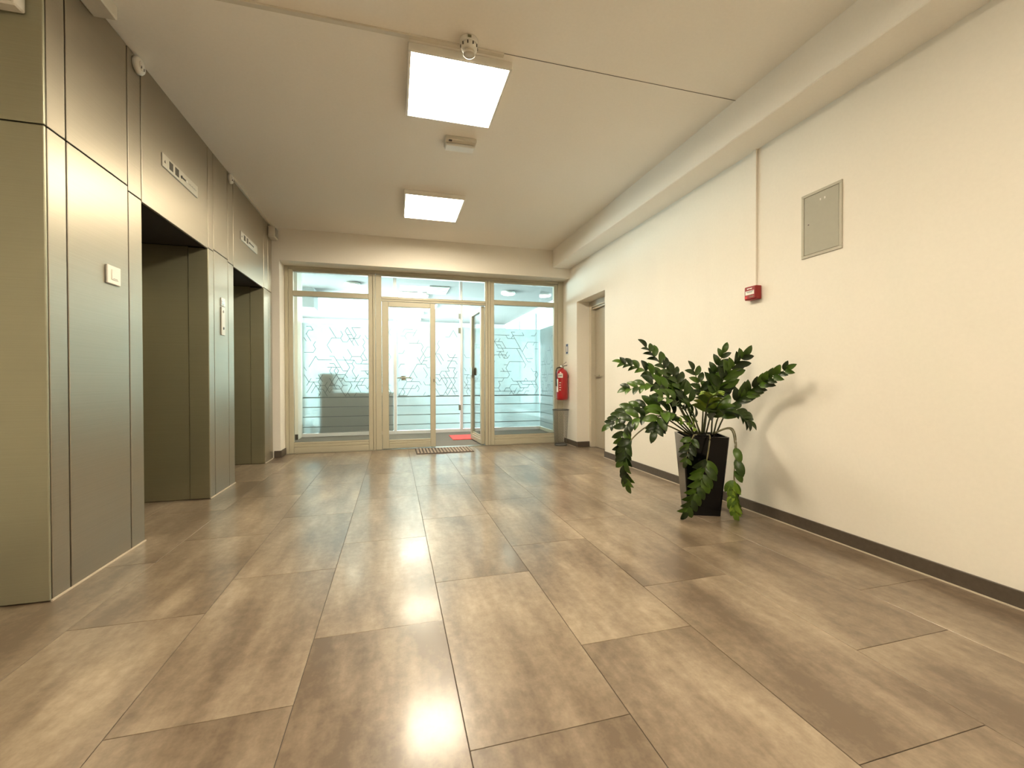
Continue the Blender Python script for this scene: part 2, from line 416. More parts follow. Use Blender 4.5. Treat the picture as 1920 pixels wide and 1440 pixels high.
lift(3.04, 3.98, 'steel lift entrance nearer the viewer, right of the white switch plate', True)
lift(4.545, 5.505, 'steel lift entrance farther away, next to the white stub wall', False)

# ------------------------------------------------------------------ glass partition
w1 = struct_root('window_1', (0.5, YP + 0.035, 0), 'cream aluminium glass partition across the end of the lobby', 'glass partition')
def fr(name, x0, x1, z0, z1, y0=YP, y1=YP + 0.07, par=None, mat='frame', bev=0.004, xf=None):
    return box(name, x0, x1, y0, y1, z0, z1, mat, par or w1, bev, xf)
fr('stile', -1.361, -1.318, 0.0, 2.44); fr('stile', 2.40, 2.488, 0.0, 2.44)
fr('stile', -0.276, -0.243, 0.0, 2.395, YP - 0.004, YP + 0.074); fr('stile', 1.318, 1.352, 0.0, 2.395, YP - 0.004, YP + 0.074)
fr('stile', -0.24, -0.165, 0.0, 2.395, YP + 0.008); fr('stile', 1.279, 1.316, 0.0, 2.395, YP + 0.008)
fr('rail', -1.318, 2.40, 2.405, 2.44); fr('rail', -1.318, 2.40, 2.397, 2.4045, YP + 0.004, YP + 0.07)
def side_light(x0, x1, zsill):
    fr('stile', x0, x0 + 0.056, 0.0, 2.396, YP + 0.006); fr('stile', x1 - 0.056, x1, 0.0, 2.396, YP + 0.006)
    a, b = x0 + 0.056, x1 - 0.056
    fr('rail', a, b, 2.366, 2.396, YP + 0.006); fr('rail', a, b, 2.052, 2.122, YP + 0.006)
    fr('rail', a, b, 0.0, 0.082, YP + 0.002); fr('rail', a, b, 0.084, 0.118, YP + 0.006); fr('rail', a, b, 0.119, 0.146, YP + 0.016)
    box('seal', a, b, YP + 0.02, YP + 0.05, 0.146, 0.149, 'seal', w1)
    for z0, z1 in ((0.146, 2.052), (2.122, 2.366)):
        box('pane', a, b, YP + 0.030, YP + 0.038, z0, z1, 'glass', w1)
side_light(-1.317, -0.278, 0.146); side_light(1.355, 2.398, 0.14)
a, b = -0.165, 1.279
fr('rail', a, b, 2.372, 2.397, YP + 0.008); fr('rail', a, b, 2.062, 2.098, YP + 0.008); fr('rail', a, b, 2.034, 2.060, YP + 0.012)
box('pane', a, b, YP + 0.030, YP + 0.038, 2.098, 2.372, 'glass', w1)
def leaf_door(name, label, xf, hx):
    d = struct_root(name, xf @ Vector((hx, YP + 0.04, 0)), label, 'glass door')
    x0, x1 = (-0.160, 0.562) if xf == Matrix() else (0.566, 1.277)
    y0, y1 = YP + 0.010, YP + 0.062
    def p(n, *q, mat='frame', bev=0.004): return box(n, *q, mat, d, bev, xf)
    p('stile', x0, x0 + 0.088, y0, y1, 0.012, 2.030); p('stile', x1 - 0.072, x1, y0, y1, 0.012, 2.030)
    p('rail', x0 + 0.088, x1 - 0.072, y0, y1, 1.962, 2.030)
    p('rail', x0 + 0.088, x1 - 0.072, y0, y1, 0.012, 0.078); p('rail', x0 + 0.088, x1 - 0.072, y0 + 0.006, y1 - 0.006, 0.079, 0.106); p('rail', x0 + 0.088, x1 - 0.072, y0 + 0.014, y1 - 0.014, 0.107, 0.132)
    p('pane', x0 + 0.088, x1 - 0.072, y0 + 0.022, y0 + 0.030, 0.132, 1.962, mat='glass', bev=0)
    lx = x1 - 0.04 if hx < 0.5 else x0 + 0.04
    return d, p, lx
d2, p2, lx = leaf_door('door_2', 'closed left leaf of the cream framed glass double door', Matrix(), -0.16)
p2('lock_cylinder', lx + 0.005, lx + 0.025, YP + 0.002, YP + 0.012, 0.93, 0.97, mat='chrome', bev=0.002)
ang = math.radians(-87)
XO = Matrix.Translation(Vector((1.277, YP + 0.062, 0))) @ Matrix.Rotation(ang, 4, 'Z') @ Matrix.Translation(Vector((-1.277, -(YP + 0.062), 0)))
d3, p3, lx = leaf_door('door_3', 'right leaf of the glass double door, swung open inwards', XO, 1.277)
p3('lock_plate', lx - 0.045, lx + 0.12, YP - 0.004, YP + 0.010, 1.03, 1.15, mat='chrome', bev=0.003)
p3('lock_plate', lx - 0.045, lx + 0.12, YP + 0.062, YP + 0.076, 1.03, 1.15, mat='chrome', bev=0.003)
p3('closer', lx - 0.02, lx + 0.02, YP + 0.062, YP + 0.085, 1.55, 1.98, mat='grey', bev=0.004)

# ------------------------------------------------------------------ beyond the partition: inner glass wall with frosted film
w2 = struct_root('window_2', (0.6, Y2, 0), 'inner glass wall with frosted patterned film behind the partition', 'glass wall')
for x0, x1 in ((-0.012, 0.042), (1.165, 1.215)):
    box('post', x0, x1, Y2 - 0.03, Y2 + 0.03, 0, ZC - 0.02, 'frame2', w2, 0.003)
for x0, x1 in ((-1.50, -0.012), (0.042, 1.165), (1.215, 2.72)):
    box('glass_pane', x0, x1, Y2 + 0.004, Y2 + 0.012, 0.06, ZC - 0.03, 'glass', w2)
    box('bottom_rail', x0, x1, Y2 - 0.02, Y2 + 0.02, 0.0, 0.06, 'frame2', w2, 0.003)
box('glass_pane', 2.722, 2.730, 6.30, Y2, 0.06, ZC - 0.03, 'glass', w2)
box('bottom_rail', 2.70, 2.74, 6.30, Y2, 0.0, 0.06, 'frame', w2, 0.003)
BANDS = [(0.666, 1.925), (0.506, 0.654), (0.342, 0.494), (0.170, 0.330), (0.064, 0.158)]
for x0, x1 in ((-1.49, -0.014), (0.044, 1.163), (1.217, 2.718)):
    for z0, z1 in BANDS: box('film_band', x0, x1, Y2 + 0.001, Y2 + 0.003, z0, z1, 'film', w2)
GAPS = [(0.654, 0.666), (0.494, 0.506), (0.330, 0.342), (0.158, 0.170)]
for x0, x1 in ((-1.49, -0.014), (0.044, 1.163), (1.217, 2.718)):
    for z0, z1 in GAPS: box('film_seam', x0, x1, Y2 + 0.001, Y2 + 0.003, z0, z1, 'print', w2)
for z0, z1 in GAPS: box('film_seam', 2.7185, 2.7205, 6.32, Y2 - 0.002, z0, z1, 'print', w2)
for z0, z1 in BANDS: box('film_band', 2.7185, 2.7205, 6.32, Y2 - 0.002, z0, z1, 'film', w2)
random.seed(7)
def film_lines(u0, u1, put, name, par):
    bm = bmesh.new(); A = 0.072; H = A * math.sqrt(3) / 2
    used = set(); rows = int((1.90 - 0.675) / H); cols = int((u1 - u0) / A)
    D = [(1, 0), (0, 1), (-1, 1), (-1, 0), (0, -1), (1, -1)]
    def pos(i, j): return u0 + 0.03 + (i + j * 0.5) * A, 0.68 + j * H
    def ok(i, j):
        u, z = pos(i, j); return u0 + 0.02 < u < u1 - 0.02 and 0.675 < z < 1.905
    walks = int(cols * rows * 0.42)
    for w in range(walks):
        j = random.randint(0, rows) if random.random() < 0.62 else random.randint(0, 5)
        i = random.randint(-rows, cols)
        d = random.randint(0, 5)
        for s in range(random.randint(2, 6)):
            i2, j2 = i + D[d][0], j + D[d][1]
            if not (ok(i, j) and ok(i2, j2)): break
            k = tuple(sorted(((i, j), (i2, j2))))
            if k not in used:
                used.add(k); a = pos(i, j); b = pos(i2, j2)
                du, dz = b[0] - a[0], b[1] - a[1]; l = math.hypot(du, dz); nu, nz = -dz / l * 0.0042, du / l * 0.0042
                q = [(a[0] + nu, a[1] + nz), (a[0] - nu, a[1] - nz), (b[0] - nu, b[1] - nz), (b[0] + nu, b[1] + nz)]
                bm.faces.new([bm.verts.new(put(*c)) for c in q])
            i, j = i2, j2
            if random.random() < 0.55: d = (d + random.choice((1, -1, 1, 5))) % 6
    a, b = u0 + 0.02, u1 - 0.02
    bm.faces.new([bm.verts.new(put(*c)) for c in ((a, 0.666), (b, 0.666), (b, 0.673), (a, 0.673))])
    return finish(bm, name, 'print', par)
for x0, x1 in ((-1.49, -0.014), (0.044, 1.163), (1.217, 2.718)):
    film_lines(x0, x1, lambda u, z: (u, Y2 - 0.0005, z), 'film_pattern', w2)
film_lines(6.32, Y2 - 0.01, lambda u, z: (2.7175, u, z), 'film_pattern', w2)
for z in (0.45, 1.86, 2.12): box('hinge', 1.135, 1.175, Y2 - 0.045, Y2 - 0.02, z - 0.05, z + 0.05, 'chrome', w2, 0.003)
bm = bmesh.new(); bx(bm, 0.10, 0.115, Y2 - 0.05, Y2, 1.0, 1.015); bx(bm, 0.05, 0.30, Y2 - 0.06, Y2 - 0.045, 0.985, 1.005, 0.003); bx(bm, 0.12, 0.20, Y2 - 0.02, Y2, 0.95, 1.03, 0.003)
finish(bm, 'door_handle', 'chrome', w2)

# shell of the vestibule and office
structure(boxes('wall_vestibule', [(-1.75, -1.60, 6.228, 7.60, 0, ZC), (-3.0, -1.50, 7.60, 8.0, 0, ZC)], 'wall'), 'cream vestibule wall stub seen through the left pane', 'wall')
structure(boxes('baseboard_vestibule', [(-1.60, -1.50, 7.588, 7.60, 0, 0.085)], 'base'), 'dark baseboard seen through the left pane', 'baseboard')
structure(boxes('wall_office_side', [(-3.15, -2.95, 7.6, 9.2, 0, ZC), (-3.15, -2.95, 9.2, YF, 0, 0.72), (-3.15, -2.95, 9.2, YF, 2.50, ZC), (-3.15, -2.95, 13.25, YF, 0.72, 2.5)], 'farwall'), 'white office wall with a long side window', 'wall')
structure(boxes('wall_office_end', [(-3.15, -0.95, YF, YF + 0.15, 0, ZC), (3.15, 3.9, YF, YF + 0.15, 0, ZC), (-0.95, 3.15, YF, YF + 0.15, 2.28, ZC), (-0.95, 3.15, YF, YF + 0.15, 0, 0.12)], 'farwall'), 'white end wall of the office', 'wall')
w3 = struct_root('window_3', (-2.96, 10.6, 0.72), 'long bright side window of the office', 'window')
for k in range(5):
    y = 9.2 + k * (4.05 / 4); box('mullion', -2.99, -2.93, y - 0.03, y + 0.03, 0.72, 2.50, 'frame2', w3, 0.003)
    if k < 4: box('pane', -2.965, -2.958, y + 0.03, y + 4.05 / 4 - 0.03, 0.75, 2.47, 'glass', w3)
for z in (0.72, 2.47): box('rail', -2.99, -2.93, 9.2, 13.25, z, z + 0.03, 'frame2', w3)
w4 = struct_root('window_4', (1.1, YF, 0.12), 'bright end window of the office', 'window')
for k in range(4):
    x = -0.95 + k * (4.1 / 3); box('mullion', x - 0.03, x + 0.03, YF + 0.01, YF + 0.07, 0.12, 2.28, 'frame2', w4, 0.003)
    if k < 3: box('pane', x + 0.03, x + 4.1 / 3 - 0.03, YF + 0.035, YF + 0.042, 0.12, 2.28, 'glass', w4)
# drop beam along the left of the office
structure(box('trim_5', -2.95, -1.55, 9.4, 9.9, 2.42, ZC, 'farwall'), 'white dropped beam crossing the office ceiling', 'beam')
# glazed office wall on the right
w5 = struct_root('window_5', (3.62, 10.8, 0), 'grey glazed office wall on the right beyond the frosted glass', 'glass wall')
box('top_rail', 3.58, 3.66, 6.3, YF, 2.70, ZC - 0.02, 'frame2', w5)
box('bottom_rail', 3.58, 3.66, 6.3, YF, 0.0, 0.1, 'frame2', w5)
ys = [6.3, 7.9, 9.3, 10.75, 12.3, YF]
for y0, y1 in zip(ys, ys[1:]):
    box('mullion', 3.58, 3.66, y0, y0 + 0.07, 0.1, 2.70, 'farwall', w5)
    box('pane', 3.615, 3.625, y0 + 0.07, y1, 0.1, 2.70, 'greyglass', w5)

# things behind the inner glass
t = thing('reception_counter', 'grey office counter behind the frosted glass at lower left', 'counter', (-0.72, 8.35, 0))
box('body', -1.25, -0.02, 7.95, 8.52, 0.0, 0.715, 'counter', t, 0.004); box('worktop', -1.27, 0.0, 7.94, 8.54, 0.717, 0.745, 'counter', t, 0.004)
t = thing('cardboard_box', 'tan cardboard box standing on the grey office counter', 'box', (-1.12, 8.2, 0.745))
box('carton', -1.255, -0.985, 7.96, 8.26, 0.745, 1.07, 'tan', t, 0.003); box('lid_flap', -1.26, -0.98, 7.955, 8.265, 1.07, 1.078, 'tan', t, 0.002)
t = thing('waste_bin', 'small dark bin on the floor behind the frosted glass', 'bin', (-1.42, 8.12, 0))
bm = bmesh.new(); lathe(bm, [(0.05, 0.0), (0.065, 0.24), (0.06, 0.24), (0.048, 0.01)], (-1.42, 8.10, -0.004), seg=20); finish(bm, 'bucket', 'dark', t, True)
bm = bmesh.new(); lathe(bm, [(0.062, 0.24), (0.07, 0.242), (0.07, 0.252), (0.062, 0.254)], (-1.42, 8.10, -0.004), seg=20); finish(bm, 'rim', 'dark', t, True)
tag(box('floor_mat', 0.90, 1.30, 6.86, 7.42, -0.004, 0.008, 'pinkmat', None, 0.003), 'red mat on the vestibule floor behind the open door', 'mat')

# ------------------------------------------------------------------ ceiling lights
def panel_light(x0, x1, y0, y1, label, z=ZC, diff='lamp', th=0.045, group=None):
    t = thing('ceiling_light', label, 'ceiling light', ((x0 + x1) / 2, (y0 + y1) / 2, z - th), group)
    w = 0.016
    bm = bmesh.new()
    for q in ((x0, x1, y0, y0 + w), (x0, x1, y1 - w, y1), (x0, x0 + w, y0 + w, y1 - w), (x1 - w, x1, y0 + w, y1 - w)): bx(bm, *q, z - th, z, 0.002)
    finish(bm, 'frame', 'white', t)
    box('diffuser', x0 + w, x1 - w, y0 + w, y1 - w, z - th + 0.026, z - 0.004, diff, t)
    return t
panel_light(0.085, 0.685, 2.475, 3.105, 'large square ceiling light panel nearest the smoke detector')
panel_light(0.105, 0.710, 4.38, 5.04, 'square ceiling light panel nearer the glass partition')
panel_light(0.085, 0.685, -0.15, 0.48, 'unseen square ceiling light panel nearest above the viewer')
panel_light(0.085, 0.685, -2.45, -1.82, 'unseen square ceiling light panel farther back behind the viewer')
zo = ZC - 0.02
panel_light(0.10, 0.72, 6.72, 7.32, 'vestibule ceiling light panel hidden behind the header', zo, 'lamp')
panel_light(0.10, 0.72, 9.35, 9.95, 'office ceiling light panel seen through the middle transom', zo, 'lampcool')
panel_light(0.40, 1.02, 10.55, 11.2, 'office ceiling light panel seen at the top of the closed glass leaf', zo, 'lampcool')
panel_light(0.10, 0.78, 11.9, 12.4, 'third office ceiling light panel seen through the closed glass leaf', zo, 'lampcool')
panel_light(0.10, 0.78, 13.2, 13.6, 'farthest office ceiling light panel just above the frosted film', zo, 'lampcool')
def downlight(x, y, label):
    t = thing('downlight', label, 'ceiling light', (x, y, zo - 0.05))
    bm = bmesh.new(); lathe(bm, [(0.145, 0), (0.15, -0.02), (0.15, -0.045), (0.135, -0.045)], (x, y, zo), seg=28); finish(bm, 'rim', 'white', t, True)
    bm = bmesh.new(); lathe(bm, [(0.134, -0.044), (0.12, -0.06), (0.06, -0.07)], (x, y, zo), seg=28); finish(bm, 'diffuser', 'round', t, True)
downlight(-0.76, 8.75, 'round glowing ceiling lamp seen through the left transom pane')
downlight(2.33, 8.80, 'round glowing ceiling lamp seen through the right transom pane')
t = thing('ceiling_vent', 'grey rectangular ceiling vent seen through the middle transom', 'vent', (0.88, 9.0, zo - 0.02))
box('vent_frame', 0.68, 1.08, 8.62, 9.38, zo - 0.016, zo, 'vent', t, 0.003)
for k in range(6): box('slat', 0.70, 1.06, 8.66 + k * 0.12, 8.70 + k * 0.12, zo - 0.022, zo - 0.016, 'vent', t)
t = thing('smoke_detector', 'small smoke detector on the office ceiling seen through the middle transom', 'smoke detector', (0.53, 9.1, zo - 0.06))
bm = bmesh.new(); lathe(bm, [(0.06, 0), (0.06, -0.02), (0.04, -0.03), (0.04, -0.06)], (0.53, 9.1, zo), seg=20); finish(bm, 'housing', 'white', t, True)
bm = bmesh.new(); lathe(bm, [(0.03, -0.061), (0.028, -0.066)], (0.53, 9.1, zo), seg=20); finish(bm, 'sensor_cap', 'grey', t, True)

# ------------------------------------------------------------------ lobby ceiling things
tag(box('cable_trunking', -2.30, 0.62, 2.415, 2.445, ZC - 0.012, ZC, 'offwhite', None, 0.002), 'thin white cable trunking across the ceiling by the smoke detector', 'cable trunking')
structure(box('trim_6', 0.62, XS, 2.421, 2.4245, ZC - 0.0015, ZC + 0.001, 'seal'), 'thin dark joint line across the ceiling towards the soffit', 'ceiling joint')
t = thing('smoke_detector', 'white round smoke detector on the lobby ceiling beside the cable trunking', 'smoke detector', (0.41, 2.385, ZC - 0.085))
cc = (0.41, 2.385, ZC)
bm = bmesh.new(); lathe(bm, [(0.052, 0), (0.052, -0.022), (0.048, -0.026)], cc, seg=28); finish(bm, 'base', 'white', t, True)
bm = bmesh.new(); lathe(bm, [(0.047, -0.026), (0.045, -0.048), (0.036, -0.056)], cc, seg=28); finish(bm, 'housing', 'white', t, True)
for k in range(10):
    a = 2 * math.pi * k / 10
    box('intake_slot', -0.003, 0.003, -0.003, 0.003, -0.045, -0.030, 'dark', t, 0, Matrix.Translation(Vector(cc)) @ Matrix.Rotation(a, 4, 'Z') @ Matrix.Translation(Vector((0.046, 0, 0))))
bm = bmesh.new(); lathe(bm, [(0.028, -0.056), (0.031, -0.060), (0.031, -0.074), (0.027, -0.076)], cc, seg=28); finish(bm, 'sensor_cap', 'offwhite', t, True)
bm = bmesh.new(); lathe(bm, [(0.031, -0.070), (0.0335, -0.072), (0.0335, -0.077), (0.030, -0.078)], cc, seg=28, cap=False); finish(bm, 'sensor_ring', 'white', t, True)
box('sticker', cc[0] - 0.016, cc[0] + 0.004, cc[1] - 0.0535, cc[1] - 0.0515, ZC - 0.02, ZC - 0.006, 'stempale', t)
t = thing('emergency_light', 'small oblong emergency light on the ceiling between the two light panels', 'emergency light', (0.50, 3.42, ZC - 0.05))
box('housing', 0.39, 0.63, 3.33, 3.47, ZC - 0.03, ZC, 'offwhite', t, 0.004)
box('cover', 0.395, 0.625, 3.375, 3.465, ZC - 0.052, ZC - 0.03, 'white', t, 0.006)
box('indicator', 0.415, 0.44, 3.336, 3.358, ZC - 0.033, ZC - 0.030, 'dark', t)

# ------------------------------------------------------------------ things on the left wall
def wall_disc(y, z, r, label):
    t = thing('wall_detector', label, 'detector', (XL + 0.02, y, z - r))
    bm = bmesh.new(); lathe(bm, [(r, 0), (r, 0.016), (r * 0.86, 0.026)], (XL, y, z), 'X', 28); finish(bm, 'housing', 'white', t, True)
    bm = bmesh.new(); lathe(bm, [(r * 0.55, 0.0262), (r * 0.5, 0.031)], (XL, y, z), 'X', 24); finish(bm, 'lens', 'white', t, True)
    for dy in (-0.012, 0.014): box('slot', XL + 0.024, XL + 0.032, y + dy - 0.004, y + dy + 0.004, z - 0.02, z - 0.006, 'dark', t)
wall_disc(3.0, 2.783, 0.048, 'white round detector high on the steel strip above the switch plate')
wall_disc(4.46, 2.785, 0.042, 'white round detector high on the steel between the two lifts')
tag(box('cable_trunking', XL, XL + 0.022, 4.50, 5.84, ZC - 0.03, ZC - 0.003, 'offwhite', None, 0.002), 'pale cable trunking along the top of the steel above the far lift', 'cable trunking')
tag(box('cable_duct', XL, XL + 0.10, 0.2, 2.63, ZC - 0.072, ZC, 'offwhite', None, 0.004), 'square cable duct at the top left corner of the ceiling', 'cable duct')
t = thing('sensor_box', 'small grey box in the corner above the white stub wall', 'sensor', (-1.39, 5.80, 2.64))
box('housing', XL, XL + 0.075, 5.68, 5.82, 2.655, 2.785, 'offwhite', t, 0.006)
box('front_cover', XL + 0.075, XL + 0.085, 5.70, 5.80, 2.67, 2.77, 'grey', t, 0.003)
box('end_cover', XL + 0.012, XL + 0.062, 5.672, 5.68, 2.675, 2.765, 'offwhite', t, 0.003)
t = thing('emergency_sign', 'white box luminaire at the top left corner above the near return panel', 'emergency light', (-1.75, 2.23, 2.54))
box('housing', -1.98, -1.49, 2.25, 2.304, 2.495, 2.69, 'white', t, 0.006); box('front_cover', -1.97, -1.50, 2.243, 2.25, 2.505, 2.68, 'offwhite', t, 0.003)
t = thing('switch_plate', 'white square switch plate on the steel panel left of the near lift', 'switch', (XL, 2.752, 1.462))
box('frame', XL, XL + 0.012, 2.697, 2.808, 1.460, 1.557, 'white', t, 0.003); box('rocker', XL + 0.012, XL + 0.016, 2.725, 2.78, 1.482, 1.535, 'white', t, 0.0015)
box('marking', XL + 0.0162, XL + 0.0166, 2.735, 2.77, 1.487, 1.490, 'grey', t)
t = thing('call_panel', 'narrow lift call panel on the steel between the two lifts', 'call panel', (XL, 4.27, 1.34))
box('plate', XL, XL + 0.010, 4.225, 4.305, 1.345, 1.588, 'plate', t, 0.003); box('display_plate', XL, XL + 0.008, 4.225, 4.31, 1.597, 1.668, 'white', t, 0.002)
box('display', XL + 0.008, XL + 0.0095, 4.235, 4.285, 1.605, 1.645, 'screen', t)
for z in (1.405, 1.55):
    bm = bmesh.new(); lathe(bm, [(0.012, 0.010), (0.011, 0.0135)], (XL, 4.265, z), 'X', 16); finish(bm, 'call_button', 'dark' if z < 1.5 else 'grey', t)
def indicator(y0, z0, label, dot):
    t = thing('lift_indicator', label, 'indicator', (XL, y0 + 0.25, z0))
    box('plate', XL, XL + 0.008, y0, y0 + 0.515, z0, z0 + 0.086, 'plate', t, 0.002)
    for q in (0.085, 0.165): box('display', XL + 0.008, XL + 0.0092, y0 + q, y0 + q + 0.05, z0 + 0.018, z0 + 0.070, 'screen', t)
    bm = bmesh.new(); lathe(bm, [(0.011, 0.008), (0.010, 0.013)], (XL, y0 + 0.255, z0 + 0.042), 'X', 14); finish(bm, 'key_switch', 'dark', t)
    box('slot', XL + 0.008, XL + 0.0092, y0 + 0.262, y0 + dot, z0 + 0.036, z0 + 0.048, 'screen', t)
    bm = bmesh.new(); lathe(bm, [(0.010, 0.008), (0.009, 0.012)], (XL, y0 + dot + 0.012, z0 + 0.042), 'X', 14); finish(bm, 'indicator_lamp', 'white', t)
    bm = bmesh.new(); v = [bm.verts.new((XL + 0.0086, y0 + a, z0 + b)) for a, b in ((0.018, 0.030), (0.040, 0.030), (0.030, 0.052))]; bm.faces.new(v); finish(bm, 'arrow', 'screen', t)
    for k in range(7): box('marking', XL + 0.008, XL + 0.0086, y0 + dot + 0.05 + k * 0.018, y0 + dot + 0.06 + k * 0.018, z0 + 0.038, z0 + 0.046 + 0.004 * (k % 2), 'grey', t) if dot < 0.36 else None
indicator(3.268, 2.334, 'pale indicator plate above the near lift entrance', 0.315)
indicator(4.73, 2.322, 'pale indicator plate above the far lift entrance', 0.40)

# ------------------------------------------------------------------ things on the right wall
t = thing('wall_hatch', 'grey metal access hatch high on the right wall', 'access hatch', (XR, 2.02, 1.705))
bm = bmesh.new()
for q in ((1.892, 2.148, 1.705, 1.722), (1.892, 2.148, 2.083, 2.10), (1.892, 1.909, 1.722, 2.083), (2.131, 2.148, 1.722, 2.083)): bx(bm, XR - 0.007, XR + 0.001, *q, 0.0015)
finish(bm, 'frame', 'hatch2', t)
dd = box('hatch_door', XR - 0.005, XR + 0.001, 1.911, 2.129, 1.724, 2.081, 'hatch', t, 0.0015)
for y in (1.995, 2.022): box('vent_hole', XR - 0.0065, XR - 0.005, y - 0.004, y + 0.004, 2.030, 2.043, 'white', dd)
box('keyhole', XR - 0.0065, XR - 0.005, 2.096, 2.104, 1.905, 1.910, 'dark', dd)
tag(box('cable_trunking', XR - 0.016, XR, 2.492, 2.522, 1.612, ZS, 'wall', None, 0.002), 'white vertical cable trunking above the red call point', 'cable trunking')
t = thing('fire_call_point', 'red fire alarm call point on the right wall under the trunking', 'fire alarm', (XR - 0.02, 2.51, 1.515))
box('housing', XR - 0.048, XR, 2.457, 2.560, 1.517, 1.612, 'darkred', t, 0.005, seg=2)
box('front_plate', XR - 0.053, XR - 0.048, 2.462, 2.555, 1.522, 1.607, 'darkred', t, 0.003)
box('label', XR - 0.0545, XR - 0.053, 2.470, 2.546, 1.552, 1.580, 'white', t)
for z, a, b in ((1.575, 2.475, 2.54), (1.568, 2.485, 2.53)): box('text_line', XR - 0.0550, XR - 0.0544, a, b, z - 0.002, z + 0.001, 'dark', t)
bm = bmesh.new(); vv = [bm.verts.new((XR - 0.0536, y, z)) for y, z in ((2.485, 1.598), (2.535, 1.598), (2.528, 1.590), (2.51, 1.594), (2.492, 1.590))]; bm.faces.new(vv); finish(bm, 'logo', 'white', t)
box('icon', XR - 0.0540, XR - 0.0525, 2.532, 2.550, 1.527, 1.545, 'pinkmat', t)
box('test_slot', XR - 0.0540, XR - 0.0525, 2.475, 2.510, 1.534, 1.541, 'stempale', t)

# fire extinguisher by the partition
ex, ey = 2.395, 5.955
t = thing('fire_extinguisher', 'red fire extinguisher hanging by the glass partition above the wire bin', 'fire extinguisher', (ex, ey, 0.655))
bm = bmesh.new(); lathe(bm, [(0.070, 0.655), (0.082, 0.668), (0.085, 0.69), (0.085, 1.03), (0.078, 1.07), (0.055, 1.098), (0.028, 1.112), (0.024, 1.125)], (ex, ey, 0), seg=32); finish(bm, 'cylinder', 'red', t, True)
bm = bmesh.new(); lathe(bm, [(0.025, 1.125), (0.028, 1.13), (0.028, 1.16), (0.018, 1.165)], (ex, ey, 0), seg=20); finish(bm, 'valve', 'chrome', t, True)
tr_ = Vector((CR.x, CR.y, 0)).normalized()
def exbar(name, p0, p1, r, mat):
    bm = bmesh.new(); tube(bm, [Vector(p0), (Vector(p0) + Vector(p1)) / 2, Vector(p1)], r, 6); finish(bm, name, mat, t)
exbar('lever', (ex - 0.02, ey, 1.155), (ex + 0.06, ey - 0.03, 1.215), 0.008, 'grey')
exbar('handle', (ex - 0.01, ey, 1.150), (ex + 0.07, ey - 0.03, 1.165), 0.008, 'grey')
bm = bmesh.new(); tube(bm, spline([Vector((ex - 0.02, ey, 1.14)), Vector((ex - 0.085, ey - 0.02, 1.12)), Vector((ex - 0.102, ey - 0.02, 1.05)), Vector((ex - 0.098, ey - 0.02, 0.86))], 6), 0.010, 8); finish(bm, 'hose', 'dark', t, True)
def wrap(name, a0, a1, z0, z1, mat, rr=0.0856):
    bm = bmesh.new(); n = 8; base = math.atan2(-ey, -ex)
    vs_ = [[bm.verts.new((ex + rr * math.cos(base + a0 + (a1 - a0) * k / n), ey + rr * math.sin(base + a0 + (a1 - a0) * k / n), z)) for z in (z0, z1)] for k in range(n + 1)]
    for p, q in zip(vs_, vs_[1:]): bm.faces.new((p[0], q[0], q[1], p[1]))
    finish(bm, name, mat, t)
wrap('inspection_label', -0.75, 0.15, 0.985, 1.045, 'white')
for k in range(4): wrap('text_mark', -0.62 + k * 0.17, -0.52 + k * 0.17, 1.000, 1.030, 'dark', 0.0862)
wrap('instruction_label', -1.15, -0.70, 0.775, 0.965, 'white')
for k in range(4): wrap('text_mark', -0.50, -0.20 + 0.05 * (k % 2), 0.80 + k * 0.035, 0.812 + k * 0.035, 'offwhite')
box('wall_bracket', ex + 0.07, XR, ey - 0.02, ey + 0.02, 0.98, 1.02, 'grey', t)
t = thing('wall_sign', 'small narrow blue sign on the right wall above the fire extinguisher', 'sign', (XR, 6.0, 1.33))
box('plate', XR - 0.004, XR, 5.925, 6.035, 1.315, 1.50, 'white', t, 0.001); box('panel', XR - 0.005, XR - 0.004, 5.94, 6.02, 1.34, 1.485, 'blue', t)
box('pictogram', XR - 0.0056, XR - 0.005, 5.96, 6.0, 1.37, 1.45, 'white', t)

# wire mesh bin
bxc, byc = 2.335, 5.86
t = thing('wire_bin', 'grey wire mesh waste bin on the floor by the glass partition', 'bin', (bxc, byc, 0))
def ring(bm, r, z, th, seg=40):
    lathe(bm, [(r - th, z - th), (r + th, z - th), (r + th, z + th), (r - th, z + th), (r - th, z - th)], (bxc, byc, 0), seg=seg, cap=False)
bm = bmesh.new(); nseg, nr = 44, 26
R0, R1, HB = 0.086, 0.118, 0.505
def rp(k, j): a = 2 * math.pi * (k + 0.5 * (j % 2)) / nseg; r = R0 + (R1 - R0) * j / nr; return Vector((bxc + r * math.cos(a), byc + r * math.sin(a), 0.012 + HB * j / nr))
for j in range(nr):
    for k in range(nseg):
        for dk in ((0, -1) if j % 2 == 0 else (0, 1)):
            a, b = rp(k, j), rp(k + dk, j + 1)
            n = (a - Vector((bxc, byc, a.z))).normalized(); s = (b - a).cross(n).normalized() * 0.0011
            bm.faces.new([bm.verts.new(q) for q in (a - s, a + s, b + s, b - s)])
bo = finish(bm, 'mesh_body', 'wire', t); bo['kind'] = 'stuff'
bm = bmesh.new(); ring(bm, R1, HB + 0.012, 0.005); finish(bm, 'rim', 'wire', t)
bm = bmesh.new(); lathe(bm, [(R0 + 0.004, 0.0), (R0 + 0.004, 0.02), (R0 - 0.002, 0.02), (R0 - 0.002, 0.004)], (bxc, byc, 0), seg=40); finish(bm, 'bottom', 'wire', t, True)

